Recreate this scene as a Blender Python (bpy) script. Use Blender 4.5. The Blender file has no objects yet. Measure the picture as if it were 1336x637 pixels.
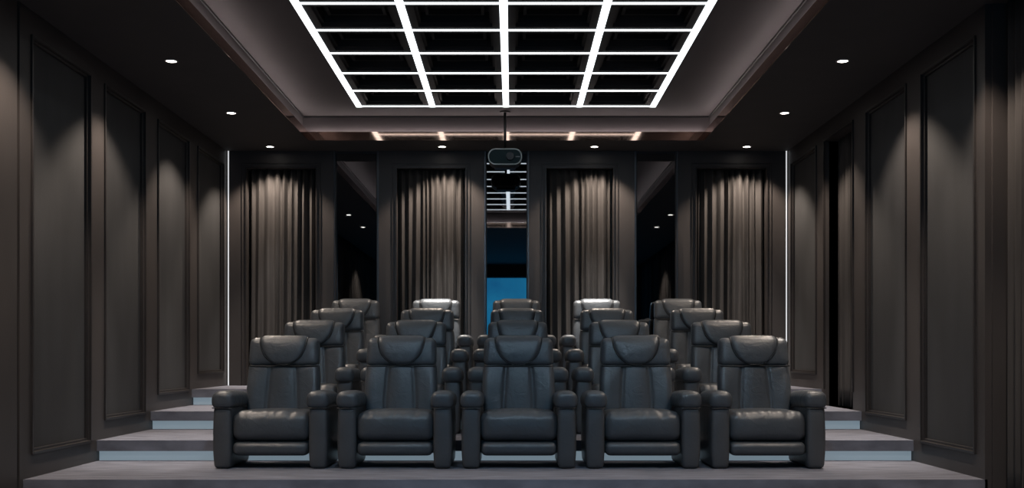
import bpy, bmesh, math, random
from mathutils import Vector
random.seed(7)
C = bpy.context.scene.collection
S = bpy.context.scene
PI = math.pi

# ------------------------------------------------------------------ materials
def nodes_of(name):
    m = bpy.data.materials.new(name); m.use_nodes = True
    nt = m.node_tree
    b = nt.nodes['Principled BSDF']
    return m, nt, b

def mat(name, col, rough=.6, metal=0, spec=.5, noise=0.0, nscale=8, stretch=(1, 1, 1), bump=0.0, bscale=60, coat=0, wrinkle=0.0):
    m, nt, b = nodes_of(name)
    b.inputs['Roughness'].default_value = rough
    b.inputs['Metallic'].default_value = metal
    b.inputs['Specular IOR Level'].default_value = spec
    b.inputs['Coat Weight'].default_value = coat
    tc = nt.nodes.new('ShaderNodeTexCoord'); mp = nt.nodes.new('ShaderNodeMapping')
    mp.inputs['Scale'].default_value = stretch
    nt.links.new(tc.outputs['Object'], mp.inputs['Vector'])
    n = nt.nodes.new('ShaderNodeTexNoise'); n.inputs['Scale'].default_value = nscale; n.inputs['Detail'].default_value = 5
    nt.links.new(mp.outputs[0], n.inputs['Vector'])
    r = nt.nodes.new('ShaderNodeValToRGB')
    r.color_ramp.elements[0].position = .3; r.color_ramp.elements[1].position = .7
    r.color_ramp.elements[0].color = tuple(c*(1-noise) for c in col)+(1,)
    r.color_ramp.elements[1].color = tuple(min(1, c*(1+noise)) for c in col)+(1,)
    nt.links.new(n.outputs['Fac'], r.inputs['Fac']); nt.links.new(r.outputs[0], b.inputs['Base Color'])
    last = None
    if wrinkle:
        nw = nt.nodes.new('ShaderNodeTexNoise'); nw.inputs['Scale'].default_value = 9; nw.inputs['Detail'].default_value = 3
        nw.inputs['Distortion'].default_value = 1.2
        nt.links.new(mp.outputs[0], nw.inputs['Vector'])
        bw = nt.nodes.new('ShaderNodeBump'); bw.inputs['Strength'].default_value = wrinkle; bw.inputs['Distance'].default_value = .03
        nt.links.new(nw.outputs['Fac'], bw.inputs['Height']); last = bw
    if bump:
        n2 = nt.nodes.new('ShaderNodeTexNoise'); n2.inputs['Scale'].default_value = bscale; n2.inputs['Detail'].default_value = 4
        nt.links.new(mp.outputs[0], n2.inputs['Vector'])
        bp = nt.nodes.new('ShaderNodeBump'); bp.inputs['Strength'].default_value = bump; bp.inputs['Distance'].default_value = .004
        nt.links.new(n2.outputs['Fac'], bp.inputs['Height'])
        if last: nt.links.new(last.outputs[0], bp.inputs['Normal'])
        last = bp
    if last: nt.links.new(last.outputs[0], b.inputs['Normal'])
    return m

def emit(name, col, strength):
    m, nt, b = nodes_of(name)
    b.inputs['Base Color'].default_value = (.3, .3, .3, 1)
    b.inputs['Emission Color'].default_value = col+(1,)
    b.inputs['Emission Strength'].default_value = strength
    return m

M = {}
M['wall'] = mat('dark_wall_panelling', (.050, .043, .041), .5, noise=.12, nscale=3, stretch=(1, 1, .3), bump=.15, bscale=90)
M['panel'] = mat('dark_fabric_wall_panel', (.037, .0365, .038), .7, noise=.15, nscale=4, stretch=(1, 1, .3), bump=.3, bscale=200)
M['mould'] = mat('dark_moulding', (.03, .026, .025), .35, noise=.1, nscale=5)
M['ceil'] = mat('dark_ceiling_paint', (.042, .037, .037), .75, noise=.08, nscale=3)
M['tray'] = mat('dark_tray_ceiling_paint', (.042, .035, .036), .8, noise=.06, nscale=2)
M['coffer'] = mat('black_coffer_panel', (.011, .0105, .011), .6, noise=.1, nscale=4)
M['copper'] = mat('brushed_copper', (.55, .37, .29), .07, metal=1, noise=.1, nscale=10, stretch=(1, 1, 6))
M['chrome'] = mat('satin_dark_metal', (.12, .125, .135), .35, metal=1, noise=.05)
M['carpet'] = mat('grey_mauve_carpet', (.160, .162, .190), .95, spec=.1, noise=.28, nscale=6, stretch=(.5, 3, 1), bump=.6, bscale=150)
M['leather'] = mat('dark_leather', (.056, .061, .068), .38, spec=.5, noise=.10, nscale=5, bump=.18, bscale=120, wrinkle=.20)
M['leather_arm'] = mat('dark_arm_leather', (.056, .057, .061), .42, spec=.5, noise=.10, nscale=5, bump=.18, bscale=120, wrinkle=.12)
M['piping'] = mat('black_piping', (.006, .006, .007), .5, noise=.1)
M['black'] = mat('matt_black_metal', (.010, .010, .011), .5, noise=.1)
M['curtain'] = mat('dark_curtain_cloth', (.056, .051, .049), .85, spec=.2, noise=.15, nscale=5, stretch=(4, 4, .3), bump=.2, bscale=200)
M['white_ring'] = mat('white_lamp_ring', (.35, .33, .31), .4, noise=.05)
M['riser'] = emit('backlit_riser', (.46, .62, .74), .30)
M['led'] = emit('white_led', (.90, .96, 1.0), 2.7)
M['led_v'] = emit('corner_led', (.95, .97, 1), .7)
M['cove'] = emit('cove_led', (1, .86, .84), 19.0)
M['lamp'] = emit('lamp_glass', (1, .93, .85), 12)
M['rim'] = mat('pale_grey_plastic', (.42, .46, .47), .35, noise=.03)
M['teal'] = mat('teal_black_glass', (.010, .024, .028), .5, spec=.15, noise=.1)
M['lens'] = mat('black_lens_glass', (.002, .002, .004), .35, noise=.1)
M['mirror'] = mat('smoked_mirror', (.25, .265, .28), .015, metal=1, noise=.0)

# projection screen: blue picture with a dark diagonal stroke
def screen_mat():
    m, nt, b = nodes_of('blue_screen_picture')
    b.inputs['Base Color'].default_value = (.05, .05, .05, 1)
    tc = nt.nodes.new('ShaderNodeTexCoord')
    n = nt.nodes.new('ShaderNodeTexNoise'); n.inputs['Scale'].default_value = 1.1; n.inputs['Detail'].default_value = 3
    nt.links.new(tc.outputs['Object'], n.inputs['Vector'])
    r = nt.nodes.new('ShaderNodeValToRGB')
    r.color_ramp.elements[0].position = .3; r.color_ramp.elements[1].position = .75
    r.color_ramp.elements[0].color = (.010, .13, .30, 1); r.color_ramp.elements[1].color = (.02, .25, .46, 1)
    nt.links.new(n.outputs['Fac'], r.inputs['Fac']); nt.links.new(r.outputs[0], b.inputs['Emission Color'])
    b.inputs['Emission Strength'].default_value = 2.1
    return m
M['screen'] = screen_mat()

# ------------------------------------------------------------------ helpers
def add_box(bm, x0, x1, y0, y1, z0, z1):
    v = [bm.verts.new((x, y, z)) for x in (x0, x1) for y in (y0, y1) for z in (z0, z1)]
    for f in ((0, 1, 3, 2), (4, 6, 7, 5), (0, 4, 5, 1), (2, 3, 7, 6), (0, 2, 6, 4), (1, 5, 7, 3)):
        bm.faces.new([v[i] for i in f])

def axis_samples(h, r, n=3, inner=1):
    """coordinates from -h to h, dense in the rounded ends"""
    ends = [h-r+r*math.sin(k/n*PI/2)*1.0 for k in range(n+1)]
    a = [-e for e in reversed(ends)]
    mid = [-(h-r)+2*(h-r)*k/inner for k in range(1, inner)]
    return a+mid+ends

def add_soft(bm, x0, x1, y0, y1, z0, z1, r, n=3, inner=(1, 1, 1), deform=None):
    """rounded box; deform(p) moves every point"""
    cx, cy, cz = (x0+x1)/2, (y0+y1)/2, (z0+z1)/2
    h = ((x1-x0)/2, (y1-y0)/2, (z1-z0)/2)
    r = min(r, *[q*.999 for q in h])
    ax = [axis_samples(h[i], r, n, inner[i]) for i in range(3)]
    cache = {}
    def vert(i, j, k):
        key = (i, j, k)
        if key in cache: return cache[key]
        p = Vector((ax[0][i], ax[1][j], ax[2][k]))
        q = Vector([max(-(h[t]-r), min(h[t]-r, p[t])) for t in range(3)])
        d = p-q
        if d.length > 1e-9:
            # map the cube-shell point to the sphere corner
            m = max(abs(d[0]), abs(d[1]), abs(d[2]))
            d = d.normalized()*r
            p = q+d
        p = p+Vector((cx, cy, cz))
        if deform: p = Vector(deform(p))
        cache[key] = bm.verts.new(p); return cache[key]
    N = [len(a)-1 for a in ax]
    for i in range(N[0]):
        for j in range(N[1]):
            bm.faces.new((vert(i, j, 0), vert(i, j+1, 0), vert(i+1, j+1, 0), vert(i+1, j, 0)))
            bm.faces.new((vert(i, j, N[2]), vert(i+1, j, N[2]), vert(i+1, j+1, N[2]), vert(i, j+1, N[2])))
    for i in range(N[0]):
        for k in range(N[2]):
            bm.faces.new((vert(i, 0, k), vert(i+1, 0, k), vert(i+1, 0, k+1), vert(i, 0, k+1)))
            bm.faces.new((vert(i, N[1], k), vert(i, N[1], k+1), vert(i+1, N[1], k+1), vert(i+1, N[1], k)))
    for j in range(N[1]):
        for k in range(N[2]):
            bm.faces.new((vert(0, j, k), vert(0, j, k+1), vert(0, j+1, k+1), vert(0, j+1, k)))
            bm.faces.new((vert(N[0], j, k), vert(N[0], j+1, k), vert(N[0], j+1, k+1), vert(N[0], j, k+1)))

def add_tube(bm, pts, r, n=8, closed=False):
    rings = []
    L = len(pts); pts = [Vector(p) for p in pts]
    up = Vector((0, 0, 1))
    prev = None
    for i, p in enumerate(pts):
        if closed: t = pts[(i+1) % L]-pts[i-1]
        else: t = pts[min(i+1, L-1)]-pts[max(i-1, 0)]
        t.normalize()
        if prev is None:
            a = t.cross(up)
            if a.length < 1e-3: a = t.cross(Vector((1, 0, 0)))
        else:
            a = prev-t*prev.dot(t)
        a.normalize(); prev = a
        b = t.cross(a)
        rings.append([bm.verts.new(p+a*r*math.cos(k/n*2*PI)+b*r*math.sin(k/n*2*PI)) for k in range(n)])
    for i in range(L if closed else L-1):
        A, B = rings[i], rings[(i+1) % L]
        for k in range(n):
            bm.faces.new((A[k], A[(k+1) % n], B[(k+1) % n], B[k]))
    if not closed:
        bm.faces.new(rings[0]); bm.faces.new(rings[-1])

def add_cyl(bm, cx, cy, cz, r, h, axis='z', n=24, r2=None):
    r2 = r if r2 is None else r2
    A = []; B = []
    for k in range(n):
        c, s = math.cos(k/n*2*PI), math.sin(k/n*2*PI)
        if axis == 'z':
            A.append(bm.verts.new((cx+r*c, cy+r*s, cz))); B.append(bm.verts.new((cx+r2*c, cy+r2*s, cz+h)))
        elif axis == 'y':
            A.append(bm.verts.new((cx+r*c, cy, cz+r*s))); B.append(bm.verts.new((cx+r2*c, cy+h, cz+r2*s)))
    for k in range(n): bm.faces.new((A[k], A[(k+1) % n], B[(k+1) % n], B[k]))
    bm.faces.new(A); bm.faces.new(B)

def obj(name, bm, m, parent=None, smooth=False):
    bmesh.ops.recalc_face_normals(bm, faces=bm.faces)
    me = bpy.data.meshes.new(name); bm.to_mesh(me); bm.free()
    if smooth:
        for p in me.polygons: p.use_smooth = True
    me.materials.append(m)
    o = bpy.data.objects.new(name, me); C.objects.link(o)
    if parent: o.parent = parent
    return o

def boxes(name, m, rects, parent=None):
    bm = bmesh.new()
    for r in rects: add_box(bm, *r)
    return obj(name, bm, m, parent)

def tag(o, label, cat, group=None):
    o['label'] = label; o['category'] = cat
    if group: o['group'] = group
    return o

def thing(name, label, cat, loc=(0, 0, 0), group=None):
    o = bpy.data.objects.new(name, None); C.objects.link(o); o.location = loc
    o.empty_display_size = .1
    return tag(o, label, cat, group)

def struct(o):
    o['kind'] = 'structure'; return o

def dup(root, loc, label):
    r = root.copy(); C.objects.link(r); r.location = loc; r['label'] = label
    for ch in list(root.children):
        c = ch.copy(); C.objects.link(c); c.parent = r
        for g in list(ch.children):
            d = g.copy(); C.objects.link(d); d.parent = c
    return r

# ------------------------------------------------------------------ dimensions (metres; camera at x=0,y=0)
EYE = .937
XL, XR = -3.71, 3.59
D = 14.10
ZC = 3.61                      # lower ceiling
ZT = 3.927                     # tray ceiling
YF = -3.4                      # front wall with the screen
NOSE = [8.22, 9.68, 11.12, 12.55]
LV = [0, .185, .37, .555]
OV = .096

# ------------------------------------------------------------------ floor (carpeted, stepped)
bm = bmesh.new()
add_box(bm, XL-.3, XR+.45, YF-.2, NOSE[0]+.05, -.285, -.185)
for k in range(4):
    y1 = 14.6
    add_box(bm, XL-.02, XR+.02, NOSE[k], NOSE[k+1]+.08 if k < 3 else y1, LV[k]-OV, LV[k])
    add_box(bm, XL-.02, XR+.02, NOSE[k]+.055, NOSE[k+1]+.08 if k < 3 else y1, LV[k]-.30, LV[k]-OV)
struct(obj('floor', bm, M['carpet']))

names = ['backlit pale blue riser strip of the lowest lit step, behind the front row',
         'backlit pale blue riser strip of the middle lit step, behind the second row',
         'backlit pale blue riser strip of the highest lit step, before the back row']
for k in (1, 2, 3):
    o = boxes('riser_light', M['riser'], [(XL+.004, XR-.004, NOSE[k]+.047, NOSE[k]+.0545, LV[k-1]+.001, LV[k]-OV-.001)])
    tag(o, names[k-1], 'step light', 'lit step risers')

# ------------------------------------------------------------------ side walls
def side_wall(name, X, s, panels, niches, y_end):
    """X = face plane, s = outward direction (-1 left, +1 right)"""
    def bx(a, b, y0, y1, z0, z1):
        xa, xb = X+s*a, X+s*b
        return (min(xa, xb), max(xa, xb), y0, y1, z0, z1)
    r = []
    R = .05
    def lvl(y):
        z = -.285
        return z
    cells = sorted([(a, b, z, 'p') for a, b, z in panels]+[(a, b, z, 'n') for a, b, z in niches])
    cur = y_end
    for a, b, z, kind in cells:
        if a > cur: r.append(bx(0, R, cur, a, -.285, ZC))          # stile
        r.append(bx(0, R, a, b, 3.40, ZC))                          # head rail
        if kind == 'p': r.append(bx(0, R, a, b, -.285, z))
        cur = b
    r.append(bx(0, R, cur, D+.02, -.285, ZC))
    # backing
    segs = []
    c2 = y_end
    for a, b, z in sorted(niches):
        segs.append((c2, a, R)); segs.append((a, b, .30)); c2 = b
    segs.append((c2, D+.02, R))
    for a, b, dd in segs: r.append(bx(dd, .38, a, b, -.285, ZC))
    for a, b, z in niches:
        r.append(bx(R, .30, a-.02, a, -.285, ZC)); r.append(bx(R, .30, b, b+.02, -.285, ZC))
        r.append(bx(R, .30, a, b, 3.40, ZC))
    return struct(boxes(name, M['wall'], r)), bx

PL = [(8.37, 9.51, .20), (9.87, 10.93, .375), (11.35, 12.42, .555), (12.79, 13.90, .745)]
PR = [(8.40, 9.48, .20), (9.87, 10.96, .375), (12.78, 13.90, .745)]
NR = [(11.40, 12.43, .0)]
wl, bl = side_wall('wall_left', XL, -1, PL, [], 8.16)
wr, br = side_wall('wall_right', XR, 1, PR, NR, 8.22)

trim_n = [0]
def trim(bm, m, smooth=False):
    trim_n[0] += 1
    return struct(obj('trim_%d' % trim_n[0], bm, m, smooth=smooth))

def panel_frame(bx, a, b, z0, z1):
    """moulding round a recessed panel: an outer lip and an inner step, with the fabric field between"""
    bm = bmesh.new()
    w = .022
    for (y0, y1, q0, q1) in ((a-w, a, z0-w, z1+w), (b, b+w, z0-w, z1+w), (a, b, z1, z1+w), (a, b, z0-w, z0)):
        add_box(bm, *bx(-.016, .004, y0, y1, q0, q1))
    w2 = .02
    for (y0, y1, q0, q1) in ((a, a+w2, z0, z1), (b-w2, b, z0, z1), (a+w2, b-w2, z1-w2, z1), (a+w2, b-w2, z0, z0+w2)):
        add_box(bm, *bx(.012, .0495, y0, y1, q0, q1))
    bmesh.ops.bevel(bm, geom=[e for e in bm.edges], offset=.003, segments=1, affect='EDGES')
    trim(bm, M['mould'])
    bm = bmesh.new()
    add_box(bm, *bx(.036, .0498, a+w2, b-w2, z0+w2, z1-w2))
    trim(bm, M['panel'])
for a, b, z in PL: panel_frame(bl, a, b, z, 3.40)
for a, b, z in PR: panel_frame(br, a, b, z, 3.40)
# niche casing on the right wall
bm = bmesh.new()
for (y0, y1, q0, q1) in ((11.378, 11.40, .56, 3.422), (12.43, 12.452, .56, 3.422), (11.40, 12.43, 3.40, 3.422)):
    add_box(bm, *br(-.016, .004, y0, y1, q0, q1))
trim(bm, M['mould'])

# forward part of the side walls (ahead of the platform)
rl = [(XL-.38, XL-.05, 8.10, 8.16, -.285, ZC),              # groove back
      (XL-.38, XL+.0, 5.20, 8.12, -.285, ZC),               # plain pier
      (XL-.42, XL-.28, YF, 5.20, -.285, ZC)]
struct(boxes('wall_left', M['wall'], rl))
rr = [(XR+.30, XR+.45, YF, 8.22, -.285, ZC),
      (XR+.05, XR+.45, 8.20, 8.24, -.285, ZC)]
struct(boxes('wall_right', M['wall'], rr))
# front wall
struct(boxes('wall_front', M['wall'], [(XL-.42, XR+.45, YF-.15, YF, -.285, ZC)]))

# ------------------------------------------------------------------ back wall
px = lambda p: (p-668)*D/1413
niche = [(px(322), px(412)), (px(518), px(607)), (px(713), px(800)), (px(909), px(1000))]
mirr = [(px(438), px(492)), (px(634), px(688)), (px(830), px(882))]
NT = 3.385
r = []
cur = XL-.05
openings = sorted([(a, b, 'n') for a, b in niche]+[(a, b, 'm') for a, b in mirr])
for a, b, kd in openings:
    r.append((cur, a, D, D+.20, .40, ZC))
    if kd == 'n':
        r.append((a, b, D, D+.20, NT, ZC))
    else:
        r.append((a, b, D+.03, D+.20, .40, ZC))
    cur = b
r.append((cur, XR+.05, D, D+.20, .40, ZC))
r.append((XL-.05, XR+.05, D+.20, D+.35, .40, ZC))
struct(boxes('wall_back', M['wall'], r))
# casing mouldings of the four curtain openings
for a, b in niche:
    bm = bmesh.new()
    for w0, w1, p in ((.0, .02, .018), (.055, .068, .010)):
        for rc in ((a-w1, a-w0, NT+w1), (b+w0, b+w1, NT+w1)):
            add_box(bm, rc[0], rc[1], D-p, D+.001, LV[3], rc[2])
        add_box(bm, a-w0, b+w0, D-p, D+.001, NT+w0, NT+w1)
    bmesh.ops.bevel(bm, geom=[e for e in bm.edges], offset=.0025, segments=1, affect='EDGES')
    trim(bm, M['mould'])
ml = ['tall narrow smoked wall mirror between the two left curtains, reflecting two small downlights',
      'tall narrow smoked wall mirror in the centre, reflecting the light grid and a blue screen',
      'tall narrow smoked wall mirror between the two right curtains, reflecting two small downlights']
for (a, b), l in zip(mirr, ml):
    t = thing('wall_mirror', l, 'mirror', ((a+b)/2, D+.03, LV[3]), 'tall smoked mirrors on the back wall')
    h = (b-a)/2
    boxes('mirror_glass', M['mirror'], [(-h+.012, h-.012, -.012, -.001, .001, 3.02)], t)
    for s in (-1, 1):
        bm = bmesh.new(); x = s*(h+.012)
        add_box(bm, x-.011, x+.011, -.050, -.0305, .001, 3.05)
        bmesh.ops.bevel(bm, geom=[e for e in bm.edges], offset=.003, segments=1, affect='EDGES')
        obj('edge_strip', bm, M['chrome'], t)

# corner LED strips
for x, l in ((XL+.022, 'thin vertical white light strip in the back left corner'), (XR-.022, 'thin vertical white light strip in the back right corner')):
    t = thing('corner_light_strip', l, 'light', (x, D-.02, LV[3]), 'vertical corner light strips')
    boxes('channel', M['black'], [(-.012, .012, .006, .0195, .001, ZC-LV[3]-.002)], t)
    boxes('diffuser', M['led_v'], [(-.007, .007, -.002, .006, .001, ZC-LV[3]-.002)], t)

# ------------------------------------------------------------------ curtains
def curtain(name, p0, p1, z0, z1, amp, label, group, seed, mean=.10, nrm=(0, 1)):
    """pleated cloth hanging from p0 to p1 (xy); folds run from top to bottom with irregular widths"""
    rnd = random.Random(seed)
    P0, P1 = Vector(p0), Vector(p1)
    L = (P1-P0).length
    # fold phases
    cuts = [0.0]
    while cuts[-1] < L:
        cuts.append(cuts[-1]+mean*rnd.uniform(.5, 1.6))
    amps = [amp*rnd.uniform(.45, 1.2) for _ in cuts]
    drift = [rnd.uniform(-.028, .028) for _ in cuts]
    cuts2 = [c*L/cuts[-1] for c in cuts]
    per = 10
    cols = []
    for i in range(len(cuts2)-1):
        for k in range(per): cols.append((i, k/per))
    nz = 14
    bm = bmesh.new(); grid = []
    d = (P1-P0).normalized(); n = Vector(nrm)
    th = .006
    for layer in (0, 1):
        G = []
        for (i, f) in cols:
            col = []
            for j in range(nz+1):
                tz = j/nz
                wob = (1-tz)
                c0 = cuts2[i]+(drift[i]*wob if 0 < i else 0)
                c1 = cuts2[i+1]+(drift[i+1]*wob if i+1 < len(cuts2)-1 else 0)
                u = c0+(c1-c0)*f
                u += .012*math.sin(2*PI*f)*min(1, mean/.1)
                a = amps[i]*(.75+.25*wob)
                off = a*(.5-.5*math.cos(2*PI*f))*1.0
                # rounded front, tight valley
                off = a*(1-abs(math.sin(PI*f))**.75)
                q = P0+d*u+n*(off+layer*th)
                col.append(bm.verts.new((q.x, q.y, z0+(z1-z0)*tz)))
            G.append(col)
        grid.append(G)
    A, B = grid
    for i in range(len(cols)-1):
        for j in range(nz):
            bm.faces.new((A[i][j], A[i+1][j], A[i+1][j+1], A[i][j+1]))
            bm.faces.new((B[i][j], B[i][j+1], B[i+1][j+1], B[i+1][j]))
        bm.faces.new((A[i][0], B[i][0], B[i+1][0], A[i+1][0]))
        bm.faces.new((A[i][nz], A[i+1][nz], B[i+1][nz], B[i][nz]))
    for e in (0, len(cols)-1):
        for j in range(nz):
            bm.faces.new((A[e][j], A[e][j+1], B[e][j+1], B[e][j]))
    o = obj(name, bm, M['curtain'], smooth=True)
    return tag(o, label, 'curtain', group)
cl = ['dark pleated curtain in the back wall opening nearest the left corner',
      'dark pleated curtain in the back wall opening just left of the central mirror',
      'dark pleated curtain in the back wall opening just right of the central mirror',
      'dark pleated curtain in the back wall opening nearest the right corner']
for i, (a, b) in enumerate(niche):
    curtain('curtain', (a+.012, D+.055), (b-.012, D+.055), LV[3]+.006, NT-.004, .115, cl[i], 'curtains on the back wall', 11+i, mean=.092)
curtain('curtain', (XR+.12, 12.34), (XR+.12, 11.41), .376, 3.395, .07, 'dark curtain in the recess of the right side wall beyond two panels', None, 31, mean=.11, nrm=(1, 0))
curtain('curtain', (XR+.13, 8.19), (XR+.13, YF+.1), -.180, ZC-.005, .10, 'long dark pleated curtain at the right edge ahead of the platform', None, 41, mean=.14, nrm=(1, 0))
curtain('curtain', (XL-.08, 5.18), (XL-.08, YF+.1), -.180, ZC-.005, .10, 'long dark pleated curtain seen only in the left mirror', None, 42, mean=.14, nrm=(-1, 0))

# ------------------------------------------------------------------ ceiling
TX0, TX1, TY0, TY1 = -2.524, 2.38, 5.75, 13.40      # opening of the tray
SB = .08
T2 = .104
W = (XL-.42, XR+.45)
rects = []
for (x0, x1, y0, y1) in ((W[0], TX0, YF-.15, D+.35), (TX1, W[1], YF-.15, D+.35), (TX0, TX1, YF-.15, TY0), (TX0, TX1, TY1, D+.35)):
    rects.append((x0, x1, y0, y1, ZC, ZC+T2))
struct(boxes('ceiling', M['ceil'], rects))
GX0, GX1 = -1.865, 1.720
CELL = .7556
GY1 = 12.985; NC = 9; GY0 = GY1-NC*CELL-.07
rects = []
a0, a1, b0, b1 = TX0-SB, TX1+SB, TY0-SB, TY1+SB
z0 = ZC+T2
rects += [(a0-.1, a0, b0-.1, b1+.1, z0, ZT), (a1, a1+.1, b0-.1, b1+.1, z0, ZT), (a0, a1, b1, b1+.1, z0, ZT), (a0, a1, b0-.1, b0, z0, ZT)]
rects += [(a0-.1, GX0, b0-.1, b1+.1, ZT, ZT+.2), (GX1, a1+.1, b0-.1, b1+.1, ZT, ZT+.2), (GX0, GX1, b0-.1, GY0, ZT, ZT+.2), (GX0, GX1, GY1, b1+.1, ZT, ZT+.2)]
struct(boxes('ceiling', M['tray'], rects))
# black strip standing in for the shadow where tray wall meets ceiling
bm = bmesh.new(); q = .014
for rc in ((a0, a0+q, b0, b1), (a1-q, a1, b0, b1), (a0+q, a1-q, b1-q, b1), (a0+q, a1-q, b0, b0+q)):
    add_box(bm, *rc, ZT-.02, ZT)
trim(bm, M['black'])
# copper edge band, one length per side
e = .006
for rc in ((TX0, TX0+e, TY0+e, TY1-e), (TX1-e, TX1, TY0+e, TY1-e), (TX0, TX1, TY1-e, TY1), (TX0, TX1, TY0, TY0+e)):
    bm = bmesh.new(); add_box(bm, *rc, ZC-.002, ZC+T2); trim(bm, M['copper'])
# cove light strips resting on the ledge
cvl = ['hidden light strip glowing along the left edge of the ceiling tray', 'hidden light strip glowing along the right edge of the ceiling tray',
       'hidden light strip glowing along the back edge of the ceiling tray', 'hidden light strip glowing along the front edge of the ceiling tray']
for rc, l in zip(((TX0-.056, TX0-.034, TY0, TY1), (TX1+.034, TX1+.056, TY0, TY1), (TX0, TX1, TY1+.034, TY1+.056), (TX0, TX1, TY0-.056, TY0-.034)), cvl):
    tag(boxes('cove_light_strip', M['cove'], [rc+(z0+.0005, z0+.0055)]), l, 'light', 'cove light strips')

# ------------------------------------------------------------------ illuminated ceiling grid
g = thing('illuminated_ceiling_grid', 'white illuminated grid framing black coffered panels in the ceiling tray', 'ceiling light', ((GX0+GX1)/2, (GY0+GY1)/2, ZT))
ox, oy, oz = g.location
BW = .070; BC = .045
xs = [GX0+BW/2+i*(GX1-GX0-BW)/4 for i in range(5)]
ys = [GY1-BW/2-i*CELL for i in range(NC+1)]
for x in xs:
    bm = bmesh.new(); add_box(bm, x-BW/2-ox, x+BW/2-ox, GY0-oy, GY1-oy, -.004, .002)
    obj('long_light_bar', bm, M['led'], g)
for y in ys:
    bm = bmesh.new()
    for i in range(4): add_box(bm, xs[i]+BW/2-ox, xs[i+1]-BW/2-ox, y-BC/2-oy, y+BC/2-oy, -.003, .002)
    obj('cross_light_bar', bm, M['led'], g)
first = None
for j in range(NC):
    for i in range(4):
        hx = (xs[1]-xs[0]-BW)/2; hy = (CELL-BC)/2
        cx, cy = (xs[i]+xs[i+1])/2-ox, (ys[j]+ys[j+1])/2-oy
        if first is None:
            bm = bmesh.new()
            add_box(bm, -hx, hx, -hy, hy, .13, .15)
            for m0, m1, q0, q1 in ((0, .07, .002, .13), (.07, .095, .035, .13), (.14, .17, .085, .13)):
                X0, X1, Y0, Y1 = -hx+m0, -hx+m1, -hy+m0, -hy+m1
                add_box(bm, X0, X1, -hy+m0, hy-m0, q0, q1); add_box(bm, -X1, -X0, -hy+m0, hy-m0, q0, q1)
                add_box(bm, X1, -X1, Y0, Y1, q0, q1); add_box(bm, X1, -X1, -Y1, -Y0, q0, q1)
            first = obj('coffer_panel', bm, M['coffer'], g); o = first
        else:
            o = first.copy(); C.objects.link(o); o.parent = g
        o.location = (cx, cy, 0)

# ------------------------------------------------------------------ downlights
def make_downlight(label):
    t = thing('downlight', label, 'downlight', (0, 0, ZC), 'recessed ceiling downlights')
    bm = bmesh.new()
    n = 32
    ra, rb = .062, .046
    prof = [(ra, 0), (ra, -.006), (rb, -.008), (rb, -.002)]
    rings = [[bm.verts.new((r_*math.cos(k/n*2*PI), r_*math.sin(k/n*2*PI), z_)) for k in range(n)] for r_, z_ in prof]
    for a_ in range(3):
        for k in range(n): bm.faces.new((rings[a_][k], rings[a_][(k+1) % n], rings[a_+1][(k+1) % n], rings[a_+1][k]))
    obj('trim_ring', bm, M['white_ring'], t, True)
    bm = bmesh.new(); add_cyl(bm, 0, 0, -.005, .045, .004)
    obj('lamp_glass', bm, M['lamp'], t)
    return t
X1_, X2_ = -3.08, 2.99
DL = [(X1_, 13.79, 'small round ceiling downlight nearest the back left corner'),
      (-.89, 13.79, 'small round downlight before the back wall, left of the projector'),
      (1.05, 13.79, 'small round downlight before the back wall, right of the projector'),
      (X2_, 13.79, 'small round ceiling downlight nearest the back right corner'),
      (X1_, 11.88, 'small round downlight over the left aisle, middle of three'),
      (X2_, 11.88, 'small round downlight over the right aisle, middle of three'),
      (X1_, 9.79, 'small round downlight over the left aisle, nearest the viewer'),
      (X2_, 9.79, 'small round downlight over the right aisle, nearest the viewer'),
      (X1_, 7.80, 'small downlight seen as the upper bright dot in the left mirror'),
      (X2_, 7.80, 'small downlight seen as the upper bright dot in the right mirror'),
      (X1_, 5.85, 'small downlight seen as the lower bright dot in the left mirror'),
      (X2_, 5.85, 'small downlight seen as the lower bright dot in the right mirror'),
      (X1_, 1.90, 'added unseen downlight brightening the long curtain of the left side wall'),  # this last pair is added, unseen, to brighten the side curtains in the mirrors
      (X2_, 1.90, 'added unseen downlight brightening the long curtain of the right side wall')]
proto = make_downlight(DL[0][2])
def spot(x, y, P, size, blend, col=(1, .84, .70)):
    L = bpy.data.lights.new('downlight_beam', 'SPOT')
    L.energy = P; L.spot_size = math.radians(size); L.spot_blend = blend; L.color = col; L.shadow_soft_size = .03
    o = bpy.data.objects.new('downlight_beam', L); C.objects.link(o); o.location = (x, y, ZC-.02)
    return o
for i, (x, y, l) in enumerate(DL):
    if i == 0: proto.location = (x, y, ZC)
    else: dup(proto, (x, y, ZC), l)
    spot(x, y, 150 if y > 6 else 200, 108, .45)
    if abs(x) < 1.5 and y > 8: spot(x, y, 1000, 36, 1.0, (1, .96, .90))
    elif y > 8: spot(x, y, 380, 40, 1.0, (1, .93, .86))
# added, unseen downlights, tilted to throw cool light on the seat fronts
for x, l in ((-.89, 'added unseen downlight ahead of the seats, left of the middle, turned to the seats'), (1.05, 'added unseen downlight ahead of the seats, right of the middle, turned to the seats')):
    dup(proto, (x, 5.36, ZC), l)
    o = spot(x, 5.36, 190, 95, 1.0, (.50, .76, 1))
    o.rotation_euler = (math.radians(48), 0, 0); o.data.shadow_soft_size = .06

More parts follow.
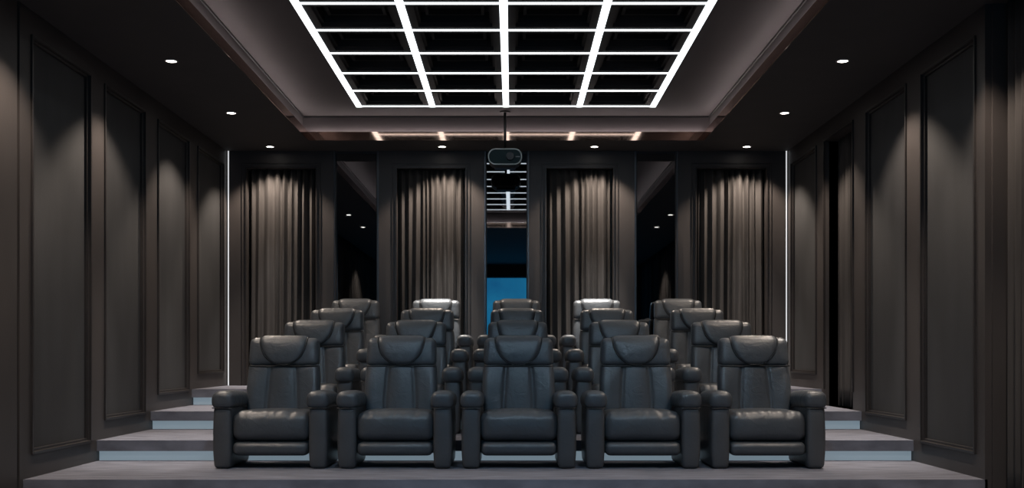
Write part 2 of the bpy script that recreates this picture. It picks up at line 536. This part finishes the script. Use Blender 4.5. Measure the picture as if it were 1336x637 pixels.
# ------------------------------------------------------------------ projector
t = thing('projector', 'white-rimmed rounded projector hanging from a black ceiling pole', 'projector', (-.085, 13.10, ZT))
zc = 3.352-ZT
W2, H2 = .205, .098
def capsule(hw, hh, n=10):
    r_ = hh*.92
    pts = []
    for cx_, cz_, a_0 in ((hw-r_, hh-r_, 0), (-(hw-r_), hh-r_, 90), (-(hw-r_), -(hh-r_), 180), (hw-r_, -(hh-r_), 270)):
        for k in range(n+1):
            a_ = math.radians(a_0+90*k/n); pts.append((cx_+r_*math.cos(a_), cz_+r_*math.sin(a_)))
    return pts
def add_capsule_prism(bm, hw, hh, rows):
    """rows: list of (y, shrink)"""
    R_ = []
    for y_, s_ in rows:
        R_.append([bm.verts.new((x_, y_, zc+z_)) for x_, z_ in capsule(hw-s_, hh-s_)])
    n = len(R_[0])
    for a_ in range(len(R_)-1):
        for k in range(n): bm.faces.new((R_[a_][k], R_[a_][(k+1) % n], R_[a_+1][(k+1) % n], R_[a_+1][k]))
    bm.faces.new(R_[0]); bm.faces.new(R_[-1])
bm = bmesh.new(); add_capsule_prism(bm, W2-.004, H2-.004, [(.0, .0), (.27, 0), (.29, .008), (.30, .025)])
obj('housing', bm, M['black'], t, False)
bm = bmesh.new(); add_capsule_prism(bm, W2-.010, H2-.010, [(-.004, .003), (.0, 0), (.004, 0)])
obj('face_panel', bm, M['teal'], t)
bm = bmesh.new(); pts = [(x_, -.003, zc+z_) for x_, z_ in capsule(W2-.006, H2-.006)]
pts2 = []
for i_, p_ in enumerate(pts):
    if not pts2 or (Vector(p_)-Vector(pts2[-1])).length > .002: pts2.append(p_)
add_tube(bm, pts2, .0075, 8, closed=True)
obj('rim', bm, M['rim'], t, True)
bm = bmesh.new(); add_cyl(bm, .062, -.030, zc+.004, .046, .030, 'y', 28, .052)
lz = obj('lens', bm, M['lens'], t)
bm = bmesh.new()
for k in range(4): add_box(bm, .128+.014*k, .134+.014*k, -.0065, -.003, zc-.006, zc+.006)
obj('control_buttons', bm, M['rim'], t)
bm = bmesh.new(); add_soft(bm, -.13, .13, .02, .24, zc-H2-.022, zc-H2+.008, .012, 2)
obj('foot_plate', bm, M['black'], t, True)
bm = bmesh.new(); add_cyl(bm, 0, .13, zc+H2-.006, .016, -zc-H2+.0, 'z', 20)
obj('pole', bm, M['black'], t, True)
bm = bmesh.new(); add_cyl(bm, 0, .13, -.014, .060, .013, 'z', 28, .066)
obj('ceiling_plate', bm, M['black'], t)

# ------------------------------------------------------------------ projection screen on the front wall
t = thing('projection_screen', 'large blue lit projection screen reflected in the central mirror', 'screen', (-.06, YF, .5))
boxes('screen_surface', M['screen'], [(-2.5, 2.5, .004, .03, 0, 2.72)], t)
bm = bmesh.new()
for rc in ((-2.56, -2.5, -.06, 2.78), (2.5, 2.56, -.06, 2.78), (-2.5, 2.5, 2.72, 2.78), (-2.5, 2.5, -.06, 0)):
    add_box(bm, rc[0], rc[1], .001, .05, rc[2], rc[3])
obj('screen_border', bm, M['black'], t)

# ------------------------------------------------------------------ recliner
TILT = .17
def sh(p): return (p[0], p[1]+(p[2]-.40)*TILT, p[2])
def make_recliner(label):
    t = thing('leather_recliner', label, 'recliner', (0, 0, 0), 'leather recliners in four tiered rows')
    for s in (-1, 1):
        bm = bmesh.new()
        def df(p):
            x, y, z = p
            bow = .006*math.sin(max(0, min(1, z/.5))*PI)
            if y < .1: y -= bow
            x += s*bow*(1 if s*(x-s*.4) > 0 else -.3)
            if z < .06: x -= (x-s*.4)*.12*(1-z/.06)
            return (x, y, z)
        add_soft(bm, min(s*.322, s*.472), max(s*.322, s*.472), .004, .655, .002, .520, .032, 3, (2, 3, 5), df)
        arm = obj('arm', bm, M['leather_arm'], t, True)
        bm = bmesh.new()
        def dp(p):
            x, y, z = p
            u = (x-s*.393)/.095
            z += .012*(1-u*u) if z > .57 else 0
            if y > .3: z -= (y-.3)*.06
            return (x, y, z)
        add_soft(bm, s*.393-.096, s*.393+.096, -.022, .60, .498, .636, .055, 4, (3, 5, 1), dp)
        pad = obj('arm_pad', bm, M['leather'], arm, True)
        bm = bmesh.new()
        add_tube(bm, [(s*.393-.085, .05, .506), (s*.393-.085, .006, .506), (s*.393-.07, -.006, .506), (s*.393+.07, -.006, .506), (s*.393+.085, .006, .506), (s*.393+.085, .05, .506)], .0045, 6)
        obj('piping', bm, M['piping'], arm, True)
    # seat cushion
    bm = bmesh.new()
    def ds(p):
        x, y, z = p
        u = x/.325
        if z > .34:
            z += .016*(1-u*u)-.010*math.exp(-((abs(x)-.16)/.018)**2)*(1 if y < .35 else .3)
        if y < .12: y -= .020*math.sin(max(0, min(1, (z-.225)/.25))*PI)*(1-u**4)
        # pulled creases along the front roll
        if z > .40 and y < .25: z += .0035*math.sin(x*70+1.3*math.sin(x*23))
        return (x, y, z)
    add_soft(bm, -.324, .324, .018, .52, .228, .470, .070, 5, (26, 3, 2), ds)
    obj('seat_cushion', bm, M['leather'], t, True)
    # footrest roll under the seat front
    bm = bmesh.new()
    def dfr(p):
        x, y, z = p
        if y < .08: y -= .010*(1-(x/.32)**4)
        return (x, y, z)
    add_soft(bm, -.315, .315, .006, .150, .108, .222, .045, 4, (8, 1, 1), dfr)
    obj('footrest', bm, M['leather'], t, True)
    bm = bmesh.new(); add_box(bm, -.318, .318, .10, .60, .125, .232)
    obj('base_frame', bm, M['black'], t)
    # backrest
    bm = bmesh.new()
    def db(p):
        x, y, z = p
        v = max(0, min(1, (z-.40)/.46))
        wid = .965+.05*math.sin(v*PI*.9)+.01*v
        seam = .108+.030*(1-v)
        if y < .52:
            pan = math.exp(-((abs(x)-seam)/.011)**2)
            y += .016*pan
            cb = max(0, 1-(x/seam)**2) if abs(x) < seam else max(0, 1-((abs(x)-seam-(.31-seam)/2)/((.31-seam)/2))**2)
            y -= .016*cb*(.5+.5*math.sin(v*PI))
            if abs(x) > .2: y -= .018*math.sin(v*PI)*((abs(x)-.2)/.1)
        return sh((x*wid, y, z))
    add_soft(bm, -.310, .310, .452, .590, .36, .885, .045, 4, (40, 1, 12), db)
    obj('backrest', bm, M['leather'], t, True)
    # headrest
    yf, zt, r_ = .430, 1.100, .050
    bm = bmesh.new()
    def dh(p):
        x, y, z = p
        v = (z-.85)/.25
        x *= 1.0+.03*(1-v)
        if y < .5: y -= .012*(1-(x/.31)**2)*math.sin(max(0, min(1, v))*PI)
        return sh((x, y, z))
    add_soft(bm, -.300, .300, yf, .590, .850, zt, r_, 5, (14, 1, 6), dh)
    head = obj('headrest', bm, M['leather'], t, True)
    # draped head cushion with a U shaped lower edge
    path = []
    for k in range(15): path.append((yf, .862+(zt-r_-.862)*k/14, 0))
    for k in range(1, 7):
        a_ = k/6*PI/2; path.append((yf+r_-r_*math.cos(a_), zt-r_+r_*math.sin(a_), a_))
    for k in range(1, 4): path.append((yf+r_+k*.016, zt, PI/2))
    dist = [0]
    for k in range(1, len(path)): dist.append(dist[-1]+math.hypot(path[k][0]-path[k-1][0], path[k][1]-path[k-1][1]))
    Wf = .205
    def hw(d_):
        q_ = min(1, (d_+.003)/.26); return Wf*math.sqrt(max(0, 1-(1-q_)**2.3))
    def fpt(x, k, off):
        y, z, a_ = path[k]
        v = (z-.85)/.25
        bul = .012*(1-(x/.31)**2)*math.sin(max(0, min(1, v))*PI) if y < .5 else 0
        y -= bul
        ny, nz_ = -math.cos(a_), math.sin(a_)
        return sh((x, y+ny*off, z+nz_*off))
    bm = bmesh.new(); G = []
    ns = 24
    for k in range(len(path)):
        h_ = hw(dist[k]); row = []
        ed = min(1, dist[k]/.03)**.5*(1 if k < len(path)-1 else 0)
        for i in range(ns+1):
            s_ = -1+2*i/ns; s_ = math.sin(s_*PI/2)
            o_ = -.004+.026*ed*(1-abs(s_)**10)**.7
            row.append(bm.verts.new(fpt(s_*h_, k, o_)))
        G.append(row)
    for k in range(len(G)-1):
        for i in range(ns): bm.faces.new((G[k][i], G[k][i+1], G[k+1][i+1], G[k+1][i]))
    obj('head_cushion', bm, M['leather'], head, True)
    bm = bmesh.new(); L_ = []; R_ = []
    for k in range(0, len(path)-2):
        L_.append(fpt(-hw(dist[k])-.003, k, .003)); R_.append(fpt(hw(dist[k])+.003, k, .003))
    add_tube(bm, list(reversed(L_))+R_, .0058, 6)
    obj('piping', bm, M['piping'], head, True)
    # seam roll under the headrest
    bm = bmesh.new()
    add_tube(bm, [sh((x_, .444-.010*(1-(x_/.31)**2), .852)) for x_ in [-.305+.61*k/16 for k in range(17)]], .006, 6)
    obj('seam_piping', bm, M['piping'], head, True)
    return t
CX = [-2.01, -.975, .057, 1.09, 2.13]
pos = ['the leftmost seat', 'second seat from the left', 'the middle seat', 'second seat from the right', 'the rightmost seat']
rows = ['front row', 'second row', 'third row', 'back row']
chair = None
for k in range(4):
    for i in range(5):
        l = 'black leather recliner with padded headrest in the %s, %s' % (rows[k], pos[i])
        if k == 3 and i in (1, 3):
            l = 'brightly lit leather recliner in the back row before the curtain %s of the central mirror' % ('left' if i == 1 else 'right')
        loc = (CX[i], 8.985+1.44*k, LV[k])
        if chair is None: chair = make_recliner(l); chair.location = loc
        else: dup(chair, loc, l)

# ------------------------------------------------------------------ world, camera, view
w = bpy.data.worlds.new('world'); S.world = w; w.use_nodes = True
w.node_tree.nodes['Background'].inputs[0].default_value = (.01, .012, .015, 1)
w.node_tree.nodes['Background'].inputs[1].default_value = 1
cam = bpy.data.cameras.new('camera'); co = bpy.data.objects.new('camera', cam); C.objects.link(co)
co.location = (0, 0, EYE); co.rotation_euler = (PI/2, 0, 0)
cam.sensor_width = 36; cam.lens = 1413/1336*36; cam.shift_y = 146.5/1336; cam.clip_start = .05
S.camera = co
S.view_settings.view_transform = 'Standard'; S.view_settings.look = 'None'
S.view_settings.gamma = 1; S.view_settings.use_curve_mapping = False
S.view_settings.exposure = 0
